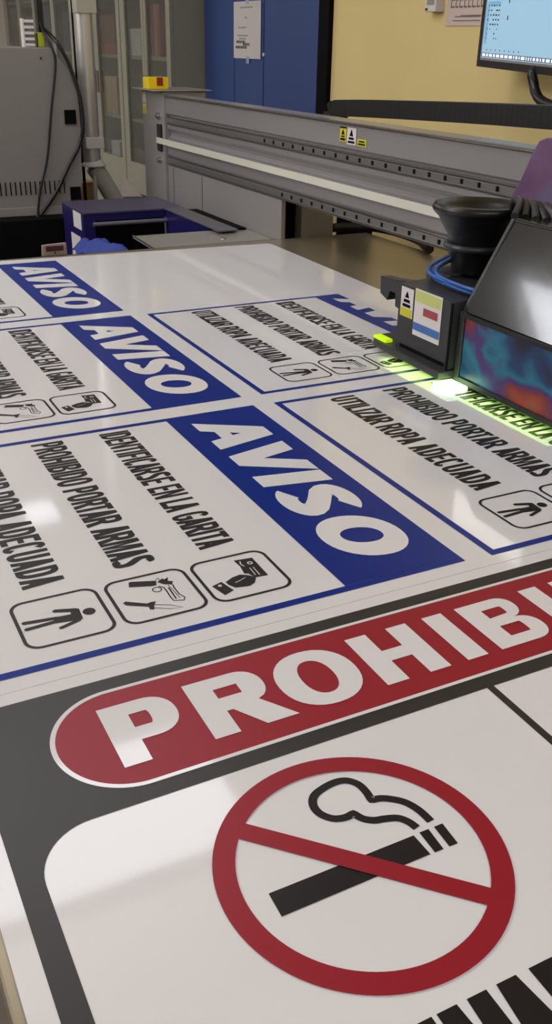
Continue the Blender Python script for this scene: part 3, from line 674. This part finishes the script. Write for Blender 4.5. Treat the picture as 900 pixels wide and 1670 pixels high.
# white paper leaning behind the service station
pp=MB().add([(1.228,3.80,-.064),(1.335,3.83,-.072),(1.272,3.87,.008),(1.230,3.804,-.064),(1.337,3.834,-.072),(1.274,3.874,.008)],[(0,1,2),(5,4,3),(0,3,4,1),(1,4,5,2),(2,5,3,0)]).build('folded_paper',PAPER)
props(pp,'white printed paper folded to a point, propped behind the purple tray unit','paper')
sd=MB().box(1.215,1.36,3.78,3.92,FZ,-.073).build('paper_bin',DGREY,None,.003); props(sd,'dark bin holding the pointed white paper','bin')

# ------------------------------------------------------------------ storage cabinets along the right wall
CX=1.84
def cabinet(ya,yb,label):
    t=empty('storage_cabinet',(CX+.2,(ya+yb)/2,FZ),label,'cabinet','glazed storage cabinets in a row')
    z0,z1=FZ,1.15; xb=CX+.36
    g=.004
    MB().box(xb-.016,xb-.0125,ya+.0185,yb-.0185,z0+.07,z1-.03).build('back_shade_panel',CABIN,t)  # dark panel stands in for the shade inside the cabinet
    MB().box(CX+.02,xb,ya+g,ya+.018,z0,z1).box(CX+.02,xb,yb-.018,yb-g,z0,z1).box(xb-.012,xb,ya+.018,yb-.018,z0,z1).box(CX+.02,xb-.012,ya+.018,yb-.018,z1-.02,z1).box(CX+.02,xb-.012,ya+.018,yb-.018,z0,z0+.06).build('carcass',CABM,t)
    for z in (-.22,.10,.42,.74):
        MB().box(CX+.03,xb-.0165,ya+.0185,yb-.0185,z-.009,z+.009).build('shelf',CABM,t)
    ym=(ya+yb)/2
    for a,b,near in ((ya+.004,ym-.002,1),(ym+.002,yb-.004,0)):
        zb=-.117; fa,fb=(.055,.035) if near else (.035,.075)
        d=MB().box(CX,CX+.019,a,b,z0+.05,zb).box(CX,CX+.019,a,b,z1-.07,z1).box(CX,CX+.019,a,a+fa,zb,z1-.07).box(CX,CX+.019,b-fb,b,zb,z1-.07).build('door',CABM,t)
        MB().box(CX+.008,CX+.012,a+fa,b-fb,zb,z1-.07).build('glass_pane',GLASS,d)
        y=b-.02 if near else a+.02
        MB().box(CX-.010,CX-.0005,y-.006,y+.006,.22,.34).build('handle',STEEL,d,.002)
    return t
cabinet(4.77,5.53,'greenish grey glazed cabinet nearest the blue locker')
cabinet(5.535,6.455,'greenish grey glazed cabinet behind the shiny metal pole, second from the blue locker')
cabinet(6.46,7.385,'greenish grey glazed cabinet above the cut corner of the equipment cabinet')
cabinet(7.39,8.36,'greenish grey glazed cabinet at the far left end of the row')
def stored(name,cat,label,group,m,x0,x1,y0,y1,z0,h,tilt=0):
    o=MB().box(-(x1-x0)/2,(x1-x0)/2,-(y1-y0)/2,(y1-y0)/2,0,h).build(name,m,None,.003)
    o.location=((x0+x1)/2,(y0+y1)/2,z0+.0005); o.rotation_euler=(tilt,0,0)
    props(o,label,cat,group); return o
M_=lambda n,c: mat(n,c,.6)
PINK=M_('pinkish_pack',(170,110,104)); TAN=M_('tan_folder',(188,160,116)); REDB=M_('red_pack',(150,50,44)); WHI=M_('white_pack',(196,194,190)); GRP=M_('grey_pack',(110,110,106)); NAVY=M_('navy_pack',(34,38,80)); BROWN=M_('brown_pack',(104,70,44))
sh=lambda z:z+.009
for i in range(6):
    stored('folder','folder','reddish folder standing in a row behind the glass of the cabinet nearest the blue locker','reddish folders on the middle shelf',PINK if i%2 else REDB,1.872,2.14,5.00+.042*i,5.038+.042*i,sh(.42),.24)
stored('storage_box','box','grey box under the reddish folders in the nearest glazed cabinet',None,GRP,1.872,2.12,5.00,5.25,sh(.10),.22)
stored('storage_box','box','wide white box low in the nearest glazed cabinet',None,WHI,1.872,2.12,4.98,5.26,sh(-.22),.13)
stored('storage_box','box','grey carton on the middle shelf of the nearest glazed cabinet, far door',None,WHI,1.872,2.12,5.29,5.50,sh(.42),.13)
stored('storage_box','box','dark carton low in the nearest glazed cabinet, far door',None,BROWN,1.872,2.12,5.29,5.50,sh(-.22),.16)
for i in range(5):
    stored('folder','folder','tan folder standing in a row in the cabinet behind the metal pole','tan folders behind the pole',TAN,1.872,2.14,5.74+.052*i,5.785+.052*i,sh(.10),.20)
stored('storage_box','box','flat red box lying on the shelf above the tan folders',None,REDB,1.872,2.1,5.72,6.0,sh(.42),.06)
stored('storage_box','box','brown carton on the red box above the tan folders',None,BROWN,1.872,2.1,5.72,6.0,sh(.42)+.062,.14)
stored('storage_box','box','white and grey pack at the bottom of the cabinet behind the pole',None,WHI,1.872,2.1,5.74,5.90,sh(-.22),.17)
stored('storage_box','box','dark pack beside the white pack at the bottom of the cabinet behind the pole',None,NAVY,1.872,2.1,5.92,6.06,sh(-.22),.1)
stored('storage_box','box','dark carton in the second cabinet behind the thin cables',None,BROWN,1.872,2.1,6.1,6.36,sh(.42),.24)
stored('storage_box','box','dark carton on the middle shelf of the third cabinet, near door',None,NAVY,1.872,2.1,6.55,6.8,sh(.42),.24)
stored('storage_box','box','navy carton on the middle shelf of the third cabinet, far door',None,NAVY,1.872,2.1,7.0,7.28,sh(.42),.28)
stored('storage_box','box','grey carton in the far left cabinet, near door',None,GRP,1.872,2.1,7.47,7.8,sh(.42),.22)
stored('storage_box','box','black carton in the far left cabinet, far door',None,BLK,1.872,2.1,7.95,8.28,sh(.42),.28)

# ------------------------------------------------------------------ blue locker set in the wall
lk=empty('blue_locker',(2.18,4.18,FZ),'tall blue metal locker with a taped paper beside the yellow wall','locker')
MB().box(2.035,2.355,3.59,4.76,FZ,1.9).build('locker_body',LOCKD,lk,.003)
MB().box(2.015,2.034,3.592,4.404,FZ+.05,1.88).build('door',LOCK,lk,.003)
MB().box(2.015,2.034,4.412,4.758,FZ+.05,1.88).build('door',LOCK,lk,.003)
MB().box(2.0125,2.0148,4.094,4.102,.15,1.8).build('edge_strip',mat('locker_strip',(36,58,114),.45),lk)
for z in (.457,.205): MB().tube([(2.015,4.09,z),(2.009,4.09,z)],.008,10).build('rivet',WLAB,lk)
nt_=empty('taped_notice',(2.01,4.26,.55),'white landscape paper taped to the blue locker door','paper')
MB().box(2.0108,2.0122,4.120,4.402,.438,.667).build('paper_sheet',PAPER,nt_)
MB().box(2.0098,2.0107,4.24,4.275,.655,.69).box(2.0098,2.0107,4.235,4.265,.418,.448).build('tape',mat('tape',(170,180,200),.3),nt_)
pm=MB(); random.seed(3)
for z,a,b in ((.640,4.20,4.33),(.600,4.26,4.28),(.56,4.27,4.35),(.528,4.25,4.36),(.515,4.27,4.34)):
    y=b
    while y>a:
        w=random.uniform(.008,.022); pm.box(2.0100,2.0107,max(a,y-w),y,z,z+.006); y-=w+.006
pm.build('faint_print',mat('faint_print',(150,142,138),.7),nt_)
pm=MB()
for z,a,b in ((.500,4.28,4.37),(.478,4.26,4.38),(.490,4.23,4.30)):
    y=b
    while y>a:
        w=random.uniform(.006,.016); pm.box(2.0100,2.0107,max(a,y-w),y,z,z+.011); y-=w+.006
pm.build('bold_print',mat('bold_print',(60,56,56),.7),nt_)

# ------------------------------------------------------------------ things on the yellow wall
sw=empty('wall_switch',(2.01,2.82,.62),'small white switch box on the yellow wall beside a paper notice','switch')
B('switch_box',WLAB,sw,1.985,2.0195,2.795,2.853,.602,.70,.003)
B('switch_plate',mat('switch_grey',(150,148,140),.4),sw,1.9835,1.9848,2.805,2.843,.622,.68)
B('dark_button',BLK,sw,1.982,1.9848,2.838,2.848,.606,.612)
no=empty('wall_notice',(2.01,2.66,.6),'pale printed paper notice on the yellow wall partly behind the monitor','paper')
MB().box(2.0165,2.019,2.50,2.776,.562,.76).build('paper_sheet',mat('paper_pink',(218,196,184),.7),no)
pm=MB(); y=2.755
while y>2.52:
    w=random.choice((.010,.014,.018)); pm.box(2.0155,2.0163,y-w,y,.612,.617).box(2.0155,2.0163,y-w,y,.632,.636).box(2.0155,2.0163,y-.003,y,.617,.632); y-=w+.006
for a,b,z in ((2.6,2.73,.586),(2.52,2.70,.589),(2.6,2.74,.575)): pm.box(2.0155,2.0163,a,b,z,z+.0025)
pm.build('notice_print',mat('notice_print',(120,110,108),.7),no)
# monitor
mo=empty('wall_monitor',(1.88,2.416,.453),'flat black monitor with a light blue screen in front of the yellow wall','monitor')
h=Vector((-.25703,-.96615,-.02233)); up=Vector((-.00574,-.02158,.99975)); nn=h.cross(up); nn.normalize()
Bp=Vector((1.88,2.41589,.45285))
MM=Matrix(((h.x,up.x,nn.x,Bp.x),(h.y,up.y,nn.y,Bp.y),(h.z,up.z,nn.z,Bp.z),(0,0,0,1)))
w_,h2=.56,.36
SB=mat('bezel_black',(24,20,20),.3)
def mbx(a,b,c,d,e,f_): return MB().box(a,b,c,d,e,f_,MM)
mbx(0,w_,0,h2,-.035,-.004).build('monitor_housing',SB,mo,.003)
b_=.014
m=MB()
for a in ((0,w_,0,.018),(0,w_,h2-b_,h2),(0,b_,.018,h2-b_),(w_-b_,w_,.018,h2-b_)): m.box(*a,-.0039,.003,MM)
m.build('bezel',SB,mo)
m=MB()
for a in ((b_,w_-b_,.018,.024),(b_,b_+.004,.024,h2-b_)): m.box(*a,-.0039,.0005,MM)
m.build('inner_lip',mat('lip_grey',(150,148,150),.4),mo)
sc_=mbx(b_+.004,w_-b_,.024,h2-b_,-.0038,-.001).build('screen',mat('screen_blue',(120,150,170),.25,emit=(140,176,196),estr=.75),mo)
D1=mat('screen_dark',(50,60,75),.3); D2=mat('screen_mid',(110,150,185),.3,emit=(110,155,190),estr=.6); D3=mat('screen_white',(220,225,230),.3,emit=(225,228,235),estr=.8)
mbx(b_+.006,w_-b_,.026,.037,-.0009,-.0006).build('taskbar',mat('taskbar',(70,80,100),.3,emit=(80,90,120),estr=.5),sc_)
m=MB(); random.seed(5); x=b_+.012
while x<w_-.04:
    w=random.choice((.006,.012,.02)); m.box(x,x+w,.028,.035,-.0005,-.0002,MM); x+=w+.008
m.build('taskbar_icons',D3,sc_)
m=MB(); m.box(.03,.115,.155,.165,-.0009,-.0006,MM).box(.026,.042,.06,.155,-.0009,-.0006,MM).box(.026,.05,.185,.34,-.0009,-.0006,MM); m.build('window_panel',D2,sc_)
m=MB()
for r in range(8):
    for c in range(5):
        if random.random()<.75:
            xx=.034+c*.017+random.uniform(0,.004); zz=.072+r*.0115; m.box(xx,xx+random.choice((.004,.007,.010)),zz,zz+.004,-.0005,-.0002,MM)
for r in range(11):
    for c in range(5):
        if random.random()<.7:
            xx=.040+c*.017+random.uniform(0,.004); zz=.195+r*.012; m.box(xx,xx+random.choice((.004,.007,.010)),zz,zz+.0035,-.0005,-.0002,MM)
for zz in (.12,.16,.20,.24,.28): m.box(.165,.171,zz,zz+.010,-.0005,-.0002,MM)
for c in range(8): m.box(.05+c*.03,.054+c*.03,.043,.047,-.0005,-.0002,MM)
m.build('screen_marks',D1,sc_)
MB().box(1.835,1.8795,2.09,2.15,.50,.62).box(1.8795,2.019,2.10,2.14,.54,.58).build('wall_arm',SB,mo)
MB().tube(spline([(1.832,2.06,.52),(1.80,2.06,.462),(1.78,2.059,.445),(1.78,2.049,.423),(1.775,2.03,.400),(1.765,1.99,.382),(1.74,1.90,.374),(1.72,1.78,.372),(1.72,1.6,.36)],8),.0125,12).build('monitor_cable',BLK,mo)

w = bpy.data.worlds.new('w'); SC.world = w; w.use_nodes = True
w.node_tree.nodes['Background'].inputs[0].default_value = (.5,.5,.52,1); w.node_tree.nodes['Background'].inputs[1].default_value = .1

# ------------------------------------------------------------------ camera
cam = bpy.data.cameras.new('camera'); co = bpy.data.objects.new('camera', cam); COL.objects.link(co)
r_ = Vector((.89192564,-.45180613,.01843575)); u_ = Vector((.18790214,.40741117,.89370517)); f_ = Vector((.41129241,.79365443,-.4482758))
co.matrix_world = Matrix(((r_.x,u_.x,-f_.x,0),(r_.y,u_.y,-f_.y,0),(r_.z,u_.z,-f_.z,.5),(0,0,0,1)))
cam.sensor_fit='HORIZONTAL'; cam.sensor_width=36; cam.lens=1521.9/900*36; cam.clip_start=.02
SC.camera = co
vs_ = SC.view_settings
SC.display_settings.display_device='sRGB'; vs_.view_transform='Standard'; vs_.look='None'; vs_.exposure=.28; vs_.gamma=1; vs_.use_curve_mapping=False
SC.cycles.max_bounces=8
